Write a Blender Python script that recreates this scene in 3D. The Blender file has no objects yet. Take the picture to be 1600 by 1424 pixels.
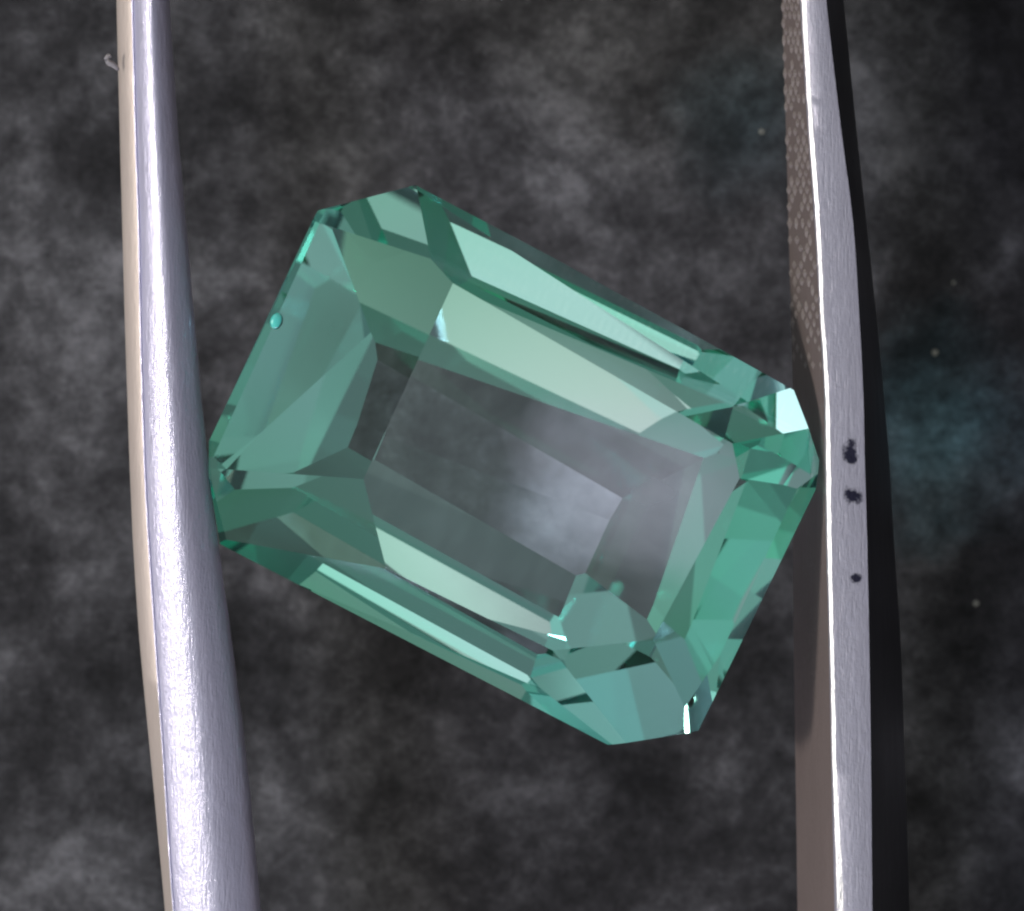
import bpy, bmesh, math, random
from mathutils import Vector, Matrix, noise

# ---------------------------------------------------------------- scene, camera, light
# One unit is one millimetre. The stone sits at the origin, the camera looks straight down.
scn = bpy.context.scene
scn.unit_settings.system = 'METRIC'
scn.unit_settings.scale_length = 0.001
col = scn.collection
random.seed(7)

cam_d = bpy.data.cameras.new('camera')
cam = bpy.data.objects.new('camera', cam_d); col.objects.link(cam)
cam.location = (0, 0, 70)
cam_d.sensor_fit = 'HORIZONTAL'; cam_d.sensor_width = 36.0
cam_d.lens = 36.0 * 70 / 16.0
cam_d.clip_start = 1.0; cam_d.clip_end = 2000
cam_d.dof.use_dof = True; cam_d.dof.focus_distance = 69.6
cam_d.dof.aperture_fstop = 0.19
scn.camera = cam

vs = scn.view_settings
vs.view_transform = 'Standard'; vs.look = 'None'; vs.exposure = 0.0; vs.gamma = 1.0
cy = scn.cycles
cy.max_bounces = 24; cy.transmission_bounces = 24; cy.glossy_bounces = 16; cy.diffuse_bounces = 3
cy.caustics_reflective = False; cy.caustics_refractive = False
cy.sample_clamp_indirect = 0.0
cy.use_denoising = True
cy.pixel_filter_type = 'BLACKMAN_HARRIS'; cy.filter_width = 2.3

world = bpy.data.worlds.new('World'); scn.world = world; world.use_nodes = True
bg = world.node_tree.nodes['Background']
bg.inputs['Color'].default_value = (1.0, 1.0, 1.0, 1); bg.inputs['Strength'].default_value = 0.138

def soft_light(direction, half_angle, radiance, colour=(1, 1, 1), dist=260.0):
    """A round soft light: bright at the middle, falling off towards its rim."""
    d = Vector(direction).normalized()
    ld = bpy.data.lights.new('soft_light', 'AREA'); ld.shape = 'DISK'
    sig = half_angle * dist
    ld.size = 2 * 2.4 * sig
    o = bpy.data.objects.new('soft_light', ld); col.objects.link(o)
    o.location = d * dist
    o.rotation_euler = d.to_track_quat('Z', 'Y').to_euler()
    area = math.pi * (ld.size / 2) ** 2
    ld.energy = radiance * area * math.pi
    ld.color = colour
    ld.use_nodes = True
    nt = ld.node_tree; nt.nodes.clear()
    out = nt.nodes.new('ShaderNodeOutputLight'); em = nt.nodes.new('ShaderNodeEmission')
    geo = nt.nodes.new('ShaderNodeNewGeometry')
    dst = nt.nodes.new('ShaderNodeVectorMath'); dst.operation = 'DISTANCE'
    dst.inputs[1].default_value = o.location
    nt.links.new(geo.outputs['Position'], dst.inputs[0])
    dv = nt.nodes.new('ShaderNodeMath'); dv.operation = 'DIVIDE'; dv.inputs[1].default_value = sig
    nt.links.new(dst.outputs['Value'], dv.inputs[0])
    sq = nt.nodes.new('ShaderNodeMath'); sq.operation = 'POWER'; sq.inputs[1].default_value = 2.0
    nt.links.new(dv.outputs[0], sq.inputs[0])
    ml = nt.nodes.new('ShaderNodeMath'); ml.operation = 'MULTIPLY'; ml.inputs[1].default_value = -1.0
    nt.links.new(sq.outputs[0], ml.inputs[0])
    ex = nt.nodes.new('ShaderNodeMath'); ex.operation = 'EXPONENT'
    nt.links.new(ml.outputs[0], ex.inputs[0])
    nt.links.new(ex.outputs[0], em.inputs['Strength'])
    nt.links.new(em.outputs[0], out.inputs['Surface'])
    return o

BAND_LIGHTS = [  # added unseen lights, fitted so the stone shows its bright and dark bands
    ((0.1691, 0.2447, 0.9547), 0.0697, 1.033, (1.000, 0.620, 0.620)),
    ((-0.0214, 0.0300, 0.9993), 0.1144, 0.217, (0.729, 1.000, 0.890)),
    ((-0.2531, -0.0115, 0.9674), 0.1894, 0.026, (1.000, 0.404, 0.224)),
    ((-0.4212, -0.1474, 0.8949), 0.3333, 0.059, (0.309, 1.000, 0.547)),
    ((0.2441, 0.4967, 0.8329), 0.1129, 0.094, (0.803, 1.000, 0.815)),
    ((-0.6172, 0.2803, 0.7352), 0.3500, 0.103, (0.954, 0.934, 1.000)),
    ((-0.5813, -0.1119, 0.8060), 0.3500, 0.338, (0.815, 1.000, 0.924)),
    ((0.3821, 0.6829, 0.6226), 0.3500, 0.048, (1.000, 0.566, 0.223)),
    ((-0.2584, 0.6667, 0.6991), 0.3500, 0.348, (0.897, 1.000, 0.948)),
    ((-0.8608, 0.0628, 0.5051), 0.1991, 0.101, (0.000, 0.432, 1.000)),
    ((-0.2855, -0.8377, 0.4655), 0.0891, 0.507, (1.000, 0.647, 0.649)),
    ((-0.8882, 0.4395, 0.1343), 0.0803, 0.225, (0.924, 1.000, 0.974)),
    ((-0.9493, -0.2715, 0.1582), 0.3500, 1.247, (0.992, 0.938, 1.000)),
    ((-0.3305, -0.8070, 0.4893), 0.3100, 0.046, (0.041, 1.000, 0.168)),
    ((0.3944, 0.7505, 0.5303), 0.1952, 0.774, (1.000, 0.833, 0.858)),
    ((-0.4144, -0.8958, 0.1606), 0.3190, 0.665, (1.000, 0.976, 0.971)),
    ((-0.8337, 0.3426, 0.4332), 0.0939, 0.411, (1.000, 0.988, 0.998)),
]
for l in BAND_LIGHTS:
    soft_light(*l)
soft_light((-0.852, 0.023, 0.522), .045, 260, (1.0, .93, .84))      # the main lamp, low on the left
soft_light((-0.147, -0.756, 0.638), .06, 110, (.78, .80, 1.0))       # added cool fill from below the picture, unseen, to brighten the arms
soft_light((-0.373, 0.706, 0.602), .06, 30, (.9, 1.0, 1.0))             # added weak light from above it, unseen, for white glints

# ---------------------------------------------------------------- helpers
def P(px, py, z=0.0):
    """A point of the stone's plane, in hundredths of a millimetre from the upper left."""
    k = (70.0 - z) / 70.0
    return Vector(((px - 800) / 100 * k, (712 - py) / 100 * k, z))

def obj(name, bm, mat, parent=None, smooth=False):
    me = bpy.data.meshes.new(name); bm.to_mesh(me); bm.free()
    o = bpy.data.objects.new(name, me); col.objects.link(o)
    if mat: me.materials.append(mat)
    if smooth:
        for p in me.polygons: p.use_smooth = True
    if parent: o.parent = parent
    return o

def thing(name, label, cat, loc=(0, 0, 0)):
    o = bpy.data.objects.new(name, None); col.objects.link(o)
    o.location = loc; o['label'] = label; o['category'] = cat
    o.empty_display_size = 0.5
    return o

class NT:
    def __init__(s, name):
        s.m = bpy.data.materials.new(name); s.m.use_nodes = True
        s.t = s.m.node_tree; s.t.nodes.clear()
        s.out = s.n('ShaderNodeOutputMaterial')
    def n(s, kind, **kw):
        x = s.t.nodes.new(kind)
        for k, v in kw.items():
            if k.startswith('i_'): x.inputs[k[2:].replace('_', ' ')].default_value = v
            else: setattr(x, k, v)
        return x
    def l(s, a, b): s.t.links.new(a, b)
    def noise(s, vec, scale, detail=4, rough=.55, dist=0.0):
        x = s.n('ShaderNodeTexNoise'); s.l(vec, x.inputs['Vector'])
        x.inputs['Scale'].default_value = scale; x.inputs['Detail'].default_value = detail
        x.inputs['Roughness'].default_value = rough; x.inputs['Distortion'].default_value = dist
        return x.outputs['Fac']
    def ramp(s, fac, stops):
        r = s.n('ShaderNodeValToRGB'); s.l(fac, r.inputs['Fac'])
        e = r.color_ramp.elements
        while len(e) < len(stops): e.new(.5)
        for q, (p, c) in zip(e, stops):
            q.position = p; q.color = (c if len(c) == 4 else (*c, 1)) if not isinstance(c, float) else (c, c, c, 1)
        return r.outputs['Color']
    def math(s, op, a, b=None, clamp=False):
        x = s.n('ShaderNodeMath', operation=op); x.use_clamp = clamp
        for i, v in enumerate((a, b)):
            if v is None: continue
            if isinstance(v, (int, float)): x.inputs[i].default_value = v
            else: s.l(v, x.inputs[i])
        return x.outputs[0]
    def mix(s, fac, a, b, mode='MIX'):
        x = s.n('ShaderNodeMix', data_type='RGBA', blend_type=mode)
        if isinstance(fac, (int, float)): x.inputs[0].default_value = fac
        else: s.l(fac, x.inputs[0])
        for i, v in ((6, a), (7, b)):
            if isinstance(v, tuple): x.inputs[i].default_value = (*v, 1)
            else: s.l(v, x.inputs[i])
        return x.outputs[2]
    def coords(s):
        return s.n('ShaderNodeTexCoord').outputs['Object']
    def mapped(s, vec, scale):
        m = s.n('ShaderNodeMapping'); s.l(vec, m.inputs['Vector']); m.inputs['Scale'].default_value = scale
        return m.outputs['Vector']

# ---------------------------------------------------------------- ground: dark mottled stone slab
SLAB_Z = -9.0
def slab_material():
    n = NT('dark_stone'); c = n.coords()
    big = n.noise(c, .11, 3, .5)
    speck = n.noise(c, 38, 2, .8)
    mid = n.noise(c, .42, 5, .6, .3)
    fine = n.noise(c, 2.6, 4, .65)
    grain = n.noise(c, 14, 3, .7)
    v = n.math('ADD', n.math('MULTIPLY', mid, .62), n.math('MULTIPLY', fine, .38))
    v = n.math('ADD', v, n.math('MULTIPLY', n.math('SUBTRACT', big, .5), .35))
    v = n.math('ADD', v, n.math('MULTIPLY', n.math('SUBTRACT', grain, .5), .34))
    v = n.math('ADD', v, n.math('MULTIPLY', n.math('SUBTRACT', speck, .5), .22))
    base = n.ramp(v, [(.31, (.008, .008, .0088)), (.45, (.031, .0305, .0335)), (.57, (.080, .079, .085)), (.74, (.23, .227, .243))])
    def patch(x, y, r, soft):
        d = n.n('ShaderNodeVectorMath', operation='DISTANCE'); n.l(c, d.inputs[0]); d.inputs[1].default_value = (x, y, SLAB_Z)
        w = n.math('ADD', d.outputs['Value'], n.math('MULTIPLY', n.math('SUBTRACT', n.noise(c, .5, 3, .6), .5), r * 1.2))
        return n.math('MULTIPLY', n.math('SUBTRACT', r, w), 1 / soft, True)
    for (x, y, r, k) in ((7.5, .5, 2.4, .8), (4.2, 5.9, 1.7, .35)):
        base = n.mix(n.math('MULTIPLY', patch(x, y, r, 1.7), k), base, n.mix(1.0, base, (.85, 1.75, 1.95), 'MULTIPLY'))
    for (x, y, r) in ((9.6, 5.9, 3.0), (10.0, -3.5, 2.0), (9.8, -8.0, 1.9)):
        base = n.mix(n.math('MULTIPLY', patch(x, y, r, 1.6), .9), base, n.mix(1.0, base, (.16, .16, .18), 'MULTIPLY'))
    # pale patch painted under the stone: stands in for light reflected by its table
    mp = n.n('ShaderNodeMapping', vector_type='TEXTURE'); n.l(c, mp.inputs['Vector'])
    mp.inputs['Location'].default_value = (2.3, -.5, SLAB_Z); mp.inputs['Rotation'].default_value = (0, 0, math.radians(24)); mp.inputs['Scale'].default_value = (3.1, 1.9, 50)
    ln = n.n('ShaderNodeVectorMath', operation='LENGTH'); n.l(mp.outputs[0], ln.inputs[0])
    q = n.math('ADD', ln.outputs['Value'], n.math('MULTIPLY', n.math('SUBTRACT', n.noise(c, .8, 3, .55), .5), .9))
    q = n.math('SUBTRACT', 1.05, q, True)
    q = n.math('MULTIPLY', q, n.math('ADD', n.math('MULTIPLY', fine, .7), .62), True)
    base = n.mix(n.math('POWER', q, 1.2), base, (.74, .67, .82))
    for (px, py, r) in ((1461, 551, .045), (1525, 943, .04), (1490, 442, .025), (1190, 206, .035)):
        d = n.n('ShaderNodeVectorMath', operation='DISTANCE'); n.l(c, d.inputs[0])
        d.inputs[1].default_value = ((px - 800) / 100 * (70 - SLAB_Z) / 70, (712 - py) / 100 * (70 - SLAB_Z) / 70, SLAB_Z)
        base = n.mix(n.math('LESS_THAN', d.outputs['Value'], r), base, (.42, .42, .36))
    b = n.n('ShaderNodeBsdfPrincipled'); n.l(base, b.inputs['Base Color'])
    b.inputs['Roughness'].default_value = .8; b.inputs['Specular IOR Level'].default_value = .25
    bp = n.n('ShaderNodeBump'); bp.inputs['Strength'].default_value = .5; bp.inputs['Distance'].default_value = .3
    n.l(v, bp.inputs['Height']); n.l(bp.outputs[0], b.inputs['Normal'])
    n.l(b.outputs[0], n.out.inputs['Surface'])
    return n.m

bm = bmesh.new()
bmesh.ops.create_cube(bm, size=1)
for v in bm.verts: v.co = Vector((v.co.x * 220, v.co.y * 220, SLAB_Z - 3 + v.co.z * 6))
bmesh.ops.bevel(bm, geom=bm.edges[:], offset=.6, segments=2, affect='EDGES')
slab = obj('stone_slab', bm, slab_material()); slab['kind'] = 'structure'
slab['label'] = 'dark grey mottled stone slab lying out of focus below'

# ---------------------------------------------------------------- the cut stone
def gem_material():
    n = NT('green_gem'); geo = n.n('ShaderNodeNewGeometry')
    # the colour lies in the body of the stone: it takes its toll each time light comes from inside
    pos = geo.outputs['Position']
    sp = n.n('ShaderNodeSeparateXYZ'); n.l(pos, sp.inputs[0])
    zone = n.math('ADD', n.math('MULTIPLY', sp.outputs['X'], .1), .5, True)
    body = n.mix(zone, (.66, 1.0, .92), (.83, .99, 1.0))
    deep = n.math('MULTIPLY', n.math('SUBTRACT', n.math('MULTIPLY', n.math('ADD', sp.outputs['X'], sp.outputs['Y']), -1.0), 2.2), .3, True)
    body = n.mix(deep, body, (.50, .92, .74))
    tone = n.mix(geo.outputs['Backfacing'], (1.0, 1.0, 1.0), body)
    g = n.n('ShaderNodeBsdfGlass'); g.inputs['IOR'].default_value = 1.6
    g.inputs['Roughness'].default_value = 0.0
    n.l(tone, g.inputs['Color']); n.l(g.outputs[0], n.out.inputs['Surface'])
    return n.m

def table_glare_material():
    """The table of the stone: the same glass with a bluish veil painted in for its soft reflection."""
    m = gem_material(); m.name = 'green_gem_glare'; t = m.node_tree
    out = [x for x in t.nodes if x.type == 'OUTPUT_MATERIAL'][0]; glass = [x for x in t.nodes if x.type == 'BSDF_GLASS'][0]
    def nd(k, **kw):
        x = t.nodes.new(k)
        for a, v in kw.items(): setattr(x, a, v)
        return x
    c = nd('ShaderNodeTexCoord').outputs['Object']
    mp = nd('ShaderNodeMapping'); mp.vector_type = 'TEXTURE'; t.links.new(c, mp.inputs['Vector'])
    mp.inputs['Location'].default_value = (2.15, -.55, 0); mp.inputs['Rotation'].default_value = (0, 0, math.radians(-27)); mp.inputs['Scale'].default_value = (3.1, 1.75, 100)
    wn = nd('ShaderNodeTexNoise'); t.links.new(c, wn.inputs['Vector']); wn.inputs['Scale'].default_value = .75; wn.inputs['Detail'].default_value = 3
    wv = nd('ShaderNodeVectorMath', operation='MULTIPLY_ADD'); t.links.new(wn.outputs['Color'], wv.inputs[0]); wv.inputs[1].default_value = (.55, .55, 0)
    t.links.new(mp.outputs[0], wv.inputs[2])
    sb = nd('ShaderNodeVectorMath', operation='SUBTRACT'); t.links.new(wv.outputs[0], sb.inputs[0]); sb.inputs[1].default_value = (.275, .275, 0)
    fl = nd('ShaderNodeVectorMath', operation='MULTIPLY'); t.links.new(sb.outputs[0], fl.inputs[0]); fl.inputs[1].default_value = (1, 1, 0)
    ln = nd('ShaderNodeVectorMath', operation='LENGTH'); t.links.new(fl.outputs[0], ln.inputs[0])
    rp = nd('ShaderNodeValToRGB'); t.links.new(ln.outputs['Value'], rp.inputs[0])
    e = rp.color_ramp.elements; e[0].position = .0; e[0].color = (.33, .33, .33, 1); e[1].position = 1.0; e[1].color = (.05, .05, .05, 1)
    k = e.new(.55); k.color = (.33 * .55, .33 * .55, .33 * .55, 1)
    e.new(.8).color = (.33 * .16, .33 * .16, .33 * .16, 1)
    df = nd('ShaderNodeBsdfDiffuse'); df.inputs['Color'].default_value = (.72, .76, .90, 1)  # pale diffuse colour takes the place of light reflected off the table
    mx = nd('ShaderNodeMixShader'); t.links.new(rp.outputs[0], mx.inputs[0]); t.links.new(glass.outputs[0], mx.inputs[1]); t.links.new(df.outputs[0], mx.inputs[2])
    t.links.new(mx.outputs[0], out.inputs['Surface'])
    return m

GEM_PLANES = [   # kind, outward normal, distance
    ('girdle_facet', (-0.256901, 0.966438, 0.000000), 4.470202),
    ('girdle_facet', (0.481259, 0.876579, 0.000000), 3.018868),
    ('girdle_facet', (0.488603, 0.872506, 0.000000), 3.039811),
    ('girdle_facet', (0.947818, 0.318812, 0.000000), 4.495587),
    ('girdle_facet', (0.899643, -0.436627, 0.000000), 4.477726),
    ('girdle_facet', (0.162113, -0.986772, 0.000000), 4.693512),
    ('girdle_facet', (-0.459503, -0.888176, 0.000000), 3.316421),
    ('girdle_facet', (-0.987146, -0.159824, 0.000000), 4.712069),
    ('girdle_facet', (-0.905217, 0.424949, 0.000000), 4.366114),
    ('girdle_facet', (0.993884, -0.110432, 0.000000), 4.749660),
    ('girdle_facet', (-1.000000, 0.000000, 0.000000), 4.720000),
    ('crown_facet', (-0.199796, 0.735982, 0.646848), 3.566591),
    ('crown_facet', (-0.101005, 0.600248, 0.793410), 2.707502),
    ('pavilion_facet', (-0.228953, 0.860025, -0.456002), 4.178942),
    ('pavilion_facet', (-0.197691, 0.748843, -0.632577), 3.880031),
    ('pavilion_facet', (-0.159357, 0.587734, -0.793205), 3.561321),
    ('crown_facet', (0.411825, 0.721143, 0.557094), 3.111739),
    ('crown_facet', (0.335664, 0.622094, 0.707339), 2.143905),
    ('pavilion_facet', (0.445328, 0.822252, -0.354379), 3.218721),
    ('pavilion_facet', (0.303594, 0.655899, -0.691106), 2.305686),
    ('pavilion_facet', (0.392857, 0.622343, -0.677018), 2.832147),
    ('crown_facet', (0.313476, 0.523772, 0.792083), 2.445493),
    ('crown_facet', (0.298329, 0.642001, 0.706282), 2.561768),
    ('pavilion_facet', (0.387786, 0.730803, -0.561737), 2.818681),
    ('pavilion_facet', (0.357168, 0.695543, -0.623419), 2.376936),
    ('pavilion_facet', (0.250801, 0.448051, -0.858108), 2.495220),
    ('crown_facet', (0.520718, 0.121748, 0.845003), 2.851827),
    ('crown_facet', (0.548853, 0.092364, 0.830800), 2.970761),
    ('pavilion_facet', (0.845830, 0.247489, -0.472568), 4.113881),
    ('pavilion_facet', (0.922442, 0.202795, -0.328595), 4.438056),
    ('pavilion_facet', (0.774631, 0.176413, -0.607310), 3.670858),
    ('crown_facet', (0.698458, -0.348663, 0.624972), 3.708360),
    ('crown_facet', (0.465563, -0.251561, 0.848509), 2.793371),
    ('pavilion_facet', (0.691162, -0.293416, -0.660456), 3.486693),
    ('pavilion_facet', (0.699526, -0.331322, -0.633158), 3.692386),
    ('pavilion_facet', (0.560955, -0.258713, -0.786382), 3.345119),
    ('crown_facet', (0.136793, -0.787602, 0.600808), 4.017331),
    ('crown_facet', (0.031893, -0.475731, 0.879013), 2.527126),
    ('pavilion_facet', (0.154124, -0.898652, -0.410695), 4.481306),
    ('pavilion_facet', (0.179359, -0.677276, -0.713532), 3.474253),
    ('pavilion_facet', (0.097675, -0.681670, -0.725111), 3.850671),
    ('crown_facet', (-0.339172, -0.650459, 0.679607), 2.572394),
    ('crown_facet', (-0.261703, -0.518905, 0.813787), 2.467327),
    ('pavilion_facet', (-0.385620, -0.770030, -0.508283), 2.863200),
    ('pavilion_facet', (-0.395986, -0.707065, -0.585879), 2.816978),
    ('pavilion_facet', (-0.303694, -0.536326, -0.787480), 2.897419),
    ('crown_facet', (-0.616003, -0.146464, 0.774009), 3.171887),
    ('crown_facet', (-0.327095, -0.066951, 0.942617), 1.837380),
    ('pavilion_facet', (-0.902591, -0.162421, -0.398684), 4.846397),
    ('pavilion_facet', (-0.784829, -0.114138, -0.609110), 4.168746),
    ('pavilion_facet', (-0.529158, -0.090114, -0.843725), 3.537156),
    ('crown_facet', (-0.644968, 0.306410, 0.700092), 3.277450),
    ('crown_facet', (-0.311728, 0.142185, 0.939473), 1.723070),
    ('pavilion_facet', (-0.743469, 0.338744, -0.576634), 3.907683),
    ('pavilion_facet', (-0.602739, 0.274841, -0.749112), 3.442496),
    ('pavilion_facet', (-0.585458, 0.237149, -0.775241), 3.408327),
    ('table', (-0.024429, 0.011069, 0.999640), 1.182943),
    ('culet', (0.003353, -0.005017, -0.999982), 2.787961),
    ('culet', (0.031897, 0.071470, -0.996933), 2.745162),
    ('crown_facet', (0.369538, 0.668371, 0.645541), 2.591805),
    ('pavilion_facet', (0.380133, 0.751175, -0.539662), 2.854688),
    ('pavilion_facet', (0.351572, 0.641611, -0.681713), 2.701304),
    ('crown_facet', (-0.302628, -0.587883, 0.750207), 2.559452),
    ('pavilion_facet', (-0.387404, -0.733979, -0.557847), 2.848070),
    ('pavilion_facet', (-0.353460, -0.626382, -0.694775), 2.914847),
    ('crown_facet', (-0.503736, 0.238057, 0.830409), 2.656076),
    ('pavilion_facet', (-0.681716, 0.307726, -0.663753), 3.744338),
    ('pavilion_facet', (-0.594714, 0.252230, -0.763345), 3.428577),
    ('crown_facet', (0.626167, -0.371749, 0.685360), 3.583499),
    ('pavilion_facet', (0.679409, -0.308390, -0.665807), 3.505490),
    ('pavilion_facet', (0.648208, -0.304568, -0.697900), 3.578739),
]
gem = thing('gemstone', 'pale green emerald-cut gemstone held between the two arms of the tweezers', 'gemstone', (0, 0, 0))
gm = gem_material(); gt = table_glare_material()
bm = bmesh.new()
bmesh.ops.create_cube(bm, size=40)
tag_layer = bm.faces.layers.int.new('cut')
for f in bm.faces: f[tag_layer] = -1
for i, (kind, nrm, dist) in enumerate(GEM_PLANES):
    nv = Vector(nrm)
    r = bmesh.ops.bisect_plane(bm, geom=bm.verts[:] + bm.edges[:] + bm.faces[:], dist=1e-6,
                               plane_co=nv * dist, plane_no=nv, clear_outer=True)
    cut = [e for e in r['geom_cut'] if isinstance(e, bmesh.types.BMEdge)]
    if len(cut) >= 3:
        nf = bmesh.ops.edgeloop_fill(bm, edges=cut)['faces']
        for f in nf: f[tag_layer] = i
bmesh.ops.remove_doubles(bm, verts=bm.verts[:], dist=2e-5)
bm.normal_update()
bmesh.ops.recalc_face_normals(bm, faces=bm.faces[:])
for f in bm.faces:
    kind = GEM_PLANES[f[tag_layer]][0] if f[tag_layer] >= 0 else 'girdle'
    fb = bmesh.new()
    fb.faces.new([fb.verts.new(v.co) for v in f.verts])
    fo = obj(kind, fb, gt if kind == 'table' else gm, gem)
hx, hy = P(434, 503).xy
hz = min((d - n_[0] * hx - n_[1] * hy) / n_[2] for k_, n_, d in GEM_PLANES if n_[2] > .05)
bb = bmesh.new(); bmesh.ops.create_icosphere(bb, subdivisions=3, radius=.115)
for v in bb.verts: v.co = Vector((hx + v.co.x * .9, hy + v.co.y * 1.1 + .15 * v.co.x, hz - .01 + v.co.z * .45))
nb = NT('teal_bead'); pb = nb.n('ShaderNodeBsdfPrincipled'); pb.inputs['Base Color'].default_value = (.10, .62, .55, 1); pb.inputs['Roughness'].default_value = .12
nb.l(pb.outputs[0], nb.out.inputs['Surface'])
bead = obj('bead', bb, nb.m, gem, smooth=True); bead['label'] = 'tiny shiny teal bead on the left edge of the stone'
print('GEM FACES', len(bm.faces), sorted({len(f.verts) for f in bm.faces}))
bm.free()

# ---------------------------------------------------------------- steel tweezers
def steel(name, colour, rough, bump, streak=(1, .12, 1), stain=None, metal=1.0):
    n = NT(name); c = n.coords()
    m = n.mapped(c, streak)
    a = n.noise(m, 6, 5, .65); b_ = n.noise(c, 1.2, 4, .6); fine = n.noise(n.mapped(c, (3, .5, 3)), 14, 3, .6)
    base = n.mix(n.math('MULTIPLY', b_, .5), colour, tuple(x * .78 for x in colour))
    if stain:
        for (sx, sy, r, stretch) in stain:
            d = n.n('ShaderNodeVectorMath', operation='DISTANCE')
            mm = n.n('ShaderNodeMapping'); n.l(c, mm.inputs['Vector'])
            mm.inputs['Scale'].default_value = (1, stretch, 0)
            n.l(mm.outputs[0], d.inputs[0]); d.inputs[1].default_value = (sx, sy * stretch, 0)
            w = n.math('ADD', d.outputs['Value'], n.math('MULTIPLY', n.math('SUBTRACT', n.noise(c, 5.5, 4, .65), .5), r * 2.6))
            k = n.math('MULTIPLY', n.math('SUBTRACT', r, w), 1 / (.5 * r), True)
            base = n.mix(k, base, (.02, .02, .045))
    p = n.n('ShaderNodeBsdfPrincipled'); n.l(base, p.inputs['Base Color'])
    p.inputs['Metallic'].default_value = metal
    rr = n.math('ADD', n.math('MULTIPLY', a, .22), rough - .11)
    n.l(rr, p.inputs['Roughness'])
    iso = n.noise(c, 4.5, 4, .7)
    rot = n.n('ShaderNodeMapping'); n.l(c, rot.inputs['Vector']); rot.inputs['Rotation'].default_value = (0, 0, .5); rot.inputs['Scale'].default_value = (5, .45, 1)
    scr = n.noise(rot.outputs[0], 3.5, 3, .6)
    sc2 = n.math('MULTIPLY', n.math('SUBTRACT', n.math('ABSOLUTE', n.math('SUBTRACT', scr, .5)), .0), -2.5)
    h = n.math('ADD', n.math('MULTIPLY', a, .45), n.math('ADD', n.math('MULTIPLY', fine, .25), n.math('ADD', n.math('MULTIPLY', iso, .75), n.math('MULTIPLY', sc2, .35))))
    bp = n.n('ShaderNodeBump'); bp.inputs['Strength'].default_value = bump; bp.inputs['Distance'].default_value = .04
    n.l(h, bp.inputs['Height']); n.l(bp.outputs[0], p.inputs['Normal'])
    n.l(p.outputs[0], n.out.inputs['Surface'])
    return n.m

def lerp_table(tab, y):
    """Smooth (Catmull-Rom) reading of a table of widths along the arm."""
    if y <= tab[0][0]: i = 0
    elif y >= tab[-1][0]: i = len(tab) - 2
    else: i = max(k for k in range(len(tab) - 1) if tab[k][0] <= y)
    a, b = tab[i], tab[i + 1]; o = tab[max(i - 1, 0)]; e = tab[min(i + 2, len(tab) - 1)]
    h = b[0] - a[0]; t = min(max((y - a[0]) / h, 0), 1); r = []
    for p0, p1, p2, p3 in zip(o[1:], a[1:], b[1:], e[1:]):
        m1 = (p2 - p0) / max(b[0] - o[0], 1) * h; m2 = (p3 - p1) / max(e[0] - a[0], 1) * h
        r.append((2*t**3 - 3*t*t + 1) * p1 + (t**3 - 2*t*t + t) * m1 + (3*t*t - 2*t**3) * p2 + (t**3 - t*t) * m2)
    return r

def loft(rows, close_ends=True):
    bm = bmesh.new()
    vr = [[bm.verts.new(p) for p in r] for r in rows]
    k = len(rows[0])
    for a, b in zip(vr, vr[1:]):
        for i in range(k):
            bm.faces.new((a[i], a[(i + 1) % k], b[(i + 1) % k], b[i]))
    if close_ends:
        bm.faces.new(vr[0]); bm.faces.new(list(reversed(vr[-1])))
    bmesh.ops.recalc_face_normals(bm, faces=bm.faces[:])
    return bm

tw = thing('tweezers', 'steel tweezers with two long arms gripping the green gemstone', 'tweezers', (0, -90, -.6))
def to_local(o):
    o.matrix_parent_inverse = Matrix.Translation(-tw.location)

# left arm: rounded top, narrow rim on its outer side
LEFT = [  # y, outer edge, rim inner edge, inner edge
    (-900, 166, 186, 216), (-400, 175, 196, 243), (0, 182, 207, 264), (200, 187, 212, 277), (350, 191, 217, 290), (500, 195, 220, 303), (620, 199, 223, 314),
    (712, 202, 226, 323), (760, 204, 228, 328), (850, 208, 233, 340), (1000, 218, 243, 361), (1200, 237, 257, 386), (1424, 258, 272, 407), (1900, 300, 318, 455), (2600, 360, 380, 520)]
def arm_rows(table, profile, y0, y1, step):
    rows = []
    y = y0
    while y <= y1:
        rows.append(profile(lerp_table(table, y), y)); y += step
    return rows
def left_profile(e, y):
    o, r, i = e
    wob = (noise.noise(Vector((3.1, y * .02, 0))) * .8 + noise.noise(Vector((9.1, y * .07, 0))) * .5)
    i = i + wob
    pts = [P(o, y, -1.3), P(o, y, -.15), P(o + (r - o) * .12, y, .02), P(r - 2, y, .34), P(r - .5, y, .345), P(r + 1.5, y, .325), P(r + 4, y, .37)]
    n = 12
    for k in range(1, n):
        t = k / n
        z = .38 + .32 * math.sin(math.pi * min(t / .5, 1) * .5) if t < .5 else .70 - 0.36 * ((t - .5) / .5) ** 1.6
        pts.append(P(r + 2 + (i - r - 2) * t, y, z))
    pts += [P(i, y, .24), P(i + 1, y, .02), P(i, y, -1.3)]
    return pts
rows = arm_rows(LEFT, left_profile, -900, 2600, 20)
lm = steel('brushed_steel', (.66, .645, .82), .38, .6, metal=.5)
left = obj('arm', loft(rows), lm, tw); to_local(left)
left.data.materials.append(steel('warm_lit_steel', (.66, .57, .52), .45, .4, metal=.4))  # warmer base colour paints the warm light reflected in the rim
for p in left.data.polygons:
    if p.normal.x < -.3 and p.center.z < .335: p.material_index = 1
left['label'] = 'broad rounded steel arm with a long white highlight'
for p in left.data.polygons: p.use_smooth = True
left.data.set_sharp_from_angle(angle=math.radians(38))

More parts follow.
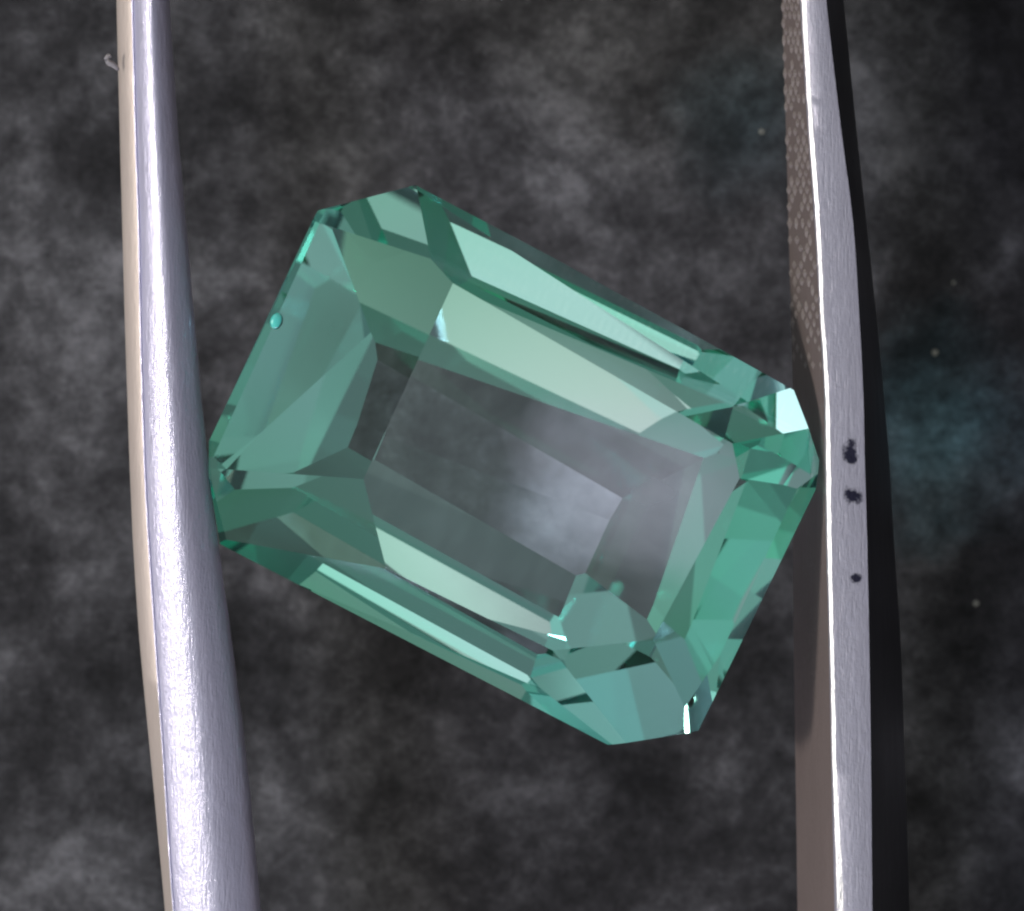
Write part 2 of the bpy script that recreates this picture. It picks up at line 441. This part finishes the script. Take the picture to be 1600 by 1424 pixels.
RIGHT = [  # y, foot of inner face, inner top edge, bevel edge, outer top edge, foot of outer face
    (-900, 1195, 1208, 1218, 1218, 1236), (-400, 1210, 1230, 1239, 1257, 1276), (0, 1222, 1250, 1259, 1294, 1318), (200, 1228, 1262, 1270, 1317, 1338), (350, 1232, 1273, 1281, 1336, 1354),
    (500, 1236, 1281, 1288, 1346, 1370), (620, 1239, 1288, 1295, 1352, 1381), (712, 1239, 1289, 1297, 1354, 1389), (850, 1239, 1291, 1299, 1358, 1397), (1000, 1240, 1295, 1302, 1361, 1407),
    (1200, 1243, 1299, 1307, 1364, 1414), (1424, 1246, 1304, 1318, 1366, 1421), (1900, 1250, 1310, 1322, 1372, 1430), (2600, 1200, 1262, 1274, 1325, 1385)]
def right_profile(e, y):
    a, b, c, d, f = e
    j = noise.noise(Vector((1.7, y * .05, 4))) * 1.2 + noise.noise(Vector((5.7, y * .16, 4))) * .8
    return [P(a, y, -1.9), P(a + (b - a) * .5, y, -.7), P(b, y, .53), P(b + (c - b) * .3 + j * .4, y, .610), P(c + j, y, .645),
            P(c + (d - c) * .5, y, .675), P(d - 3, y, .655), P(d, y, .56), P(f, y, -1.4), P(f - 3, y, -1.9)]
rows = arm_rows(RIGHT, right_profile, -900, 2600, 12)
rm = steel('worn_steel', (.50, .49, .59), .42, .5, metal=.5, stain=[(5.24, .05, .13, .6), (5.26, -.62, .15, .8), (5.33, -1.9, .10, 1.2)])
inner_m = steel('tarnished_steel', (.20, .16, .155), .55, .6, metal=.25)
right = obj('arm', loft(rows), rm, tw); to_local(right)
right['label'] = 'narrow steel arm with a brown serrated inner face'
right.data.materials.append(inner_m)
right.data.materials.append(steel('highlight_edge', (.85, .84, .88), .36, .7, metal=.9))  # paler base colour strengthens the white highlight along the bevel
right.data.materials.append(steel('shaded_steel', (.16, .155, .17), .32, .25))  # darker base colour puts the outer face's shade into the steel
nrm_lim = len(rows[0])
for i, p in enumerate(right.data.polygons):
    p.use_smooth = True
    c = p.center; y = 712 - c.y * 100
    if p.normal.x < -.6 and c.z < .5: p.material_index = 1
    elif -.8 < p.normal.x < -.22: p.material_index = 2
    elif p.normal.x > .8: p.material_index = 3
right.data.set_sharp_from_angle(angle=math.radians(25))

# raised teeth on the inner face of the right arm, towards its tip
bm = bmesh.new()
row = 0; y = -600.0
while y < 575:
    a, b, c, d, f = lerp_table(RIGHT, y)
    ncol = 4
    for k in range(ncol):
        t = (k + (.25 if row % 2 else .75)) / ncol
        if random.random() < .22: continue
        def at(tt, yy, lift):
            z = -1.9 + 2.4 * tt
            return P(a + (b - a) * tt, yy, z) + Vector((-lift, 0, lift * .3))
        h = .03 * (1 - max(0, (y - 480) / 140))
        dt, dy = .075 * random.uniform(.6, 1.1), 10.0 * random.uniform(.6, 1.1)
        q = [bm.verts.new(at(t - dt, y, 0)), bm.verts.new(at(t, y - dy, 0)), bm.verts.new(at(t + dt, y, 0)), bm.verts.new(at(t, y + dy, 0))]
        qq = [bm.verts.new(at(t - dt * .5, y, h)), bm.verts.new(at(t, y - dy * .6, h)), bm.verts.new(at(t + dt * .5, y, h)), bm.verts.new(at(t, y + dy * .6, h))]
        for i in range(4): bm.faces.new((q[i], q[(i + 1) % 4], qq[(i + 1) % 4], qq[i]))
        bm.faces.new(qq)
    y += 13; row += 1
bmesh.ops.recalc_face_normals(bm, faces=bm.faces[:])
ser = obj('serration', bm, steel('bare_steel', (.36, .31, .30), .42, .6, metal=.3), right)
ser['kind'] = 'stuff'

# the bow that joins both arms, far below the picture
path = [Vector((-3.75, -18.6, -.3)), Vector((-3.3, -30, -.3)), Vector((-2.2, -45, -.3)), Vector((-.9, -57, -.3)), Vector((.2, -60, -.3)),
        Vector((1.3, -57, -.3)), Vector((2.6, -45, -.3)), Vector((3.9, -30, -.3)), Vector((4.65, -18.6, -.3))]
rows = []
for i, p in enumerate(path):
    t = (path[min(i + 1, len(path) - 1)] - path[max(i - 1, 0)]).normalized(); s = Vector((t.y, -t.x, 0)) * .7
    rows.append([p + s + Vector((0, 0, -.9)), p + s + Vector((0, 0, .6)), p + s * .6 + Vector((0, 0, .75)), p - s * .6 + Vector((0, 0, .75)), p - s + Vector((0, 0, .6)), p - s + Vector((0, 0, -.9))])
bow = obj('bow', loft(rows), lm, tw); to_local(bow)

# ---------------------------------------------------------------- a wisp of lint on the left arm
bm = bmesh.new()
pts = [P(184, 108, .15), P(179, 103, .2), P(174, 100, .22), P(169, 98, .24), P(166, 92, .26), P(169, 87, .28), P(173, 89, .27)]
rad = [.035, .045, .05, .05, .045, .035, .02]
prev = None
for p, r in zip(pts, rad):
    ring = [bm.verts.new(p + Vector((math.cos(a) * r * .8, math.sin(a) * r, math.cos(a * 2) * r * .4))) for a in [k * math.pi / 3 for k in range(6)]]
    if prev:
        for k in range(6): bm.faces.new((prev[k], prev[(k + 1) % 6], ring[(k + 1) % 6], ring[k]))
    else: bm.faces.new(ring)
    prev = ring
bm.faces.new(list(reversed(prev)))
bmesh.ops.recalc_face_normals(bm, faces=bm.faces[:])
n = NT('lint_fibre'); b = n.n('ShaderNodeBsdfPrincipled'); b.inputs['Base Color'].default_value = (.32, .30, .31, 1); b.inputs['Roughness'].default_value = .9
n.l(b.outputs[0], n.out.inputs['Surface'])
lint = obj('lint', bm, n.m, smooth=True)
lint['label'] = 'tiny pale wisp of lint stuck to the outer edge of the left tweezer arm'; lint['category'] = 'lint'
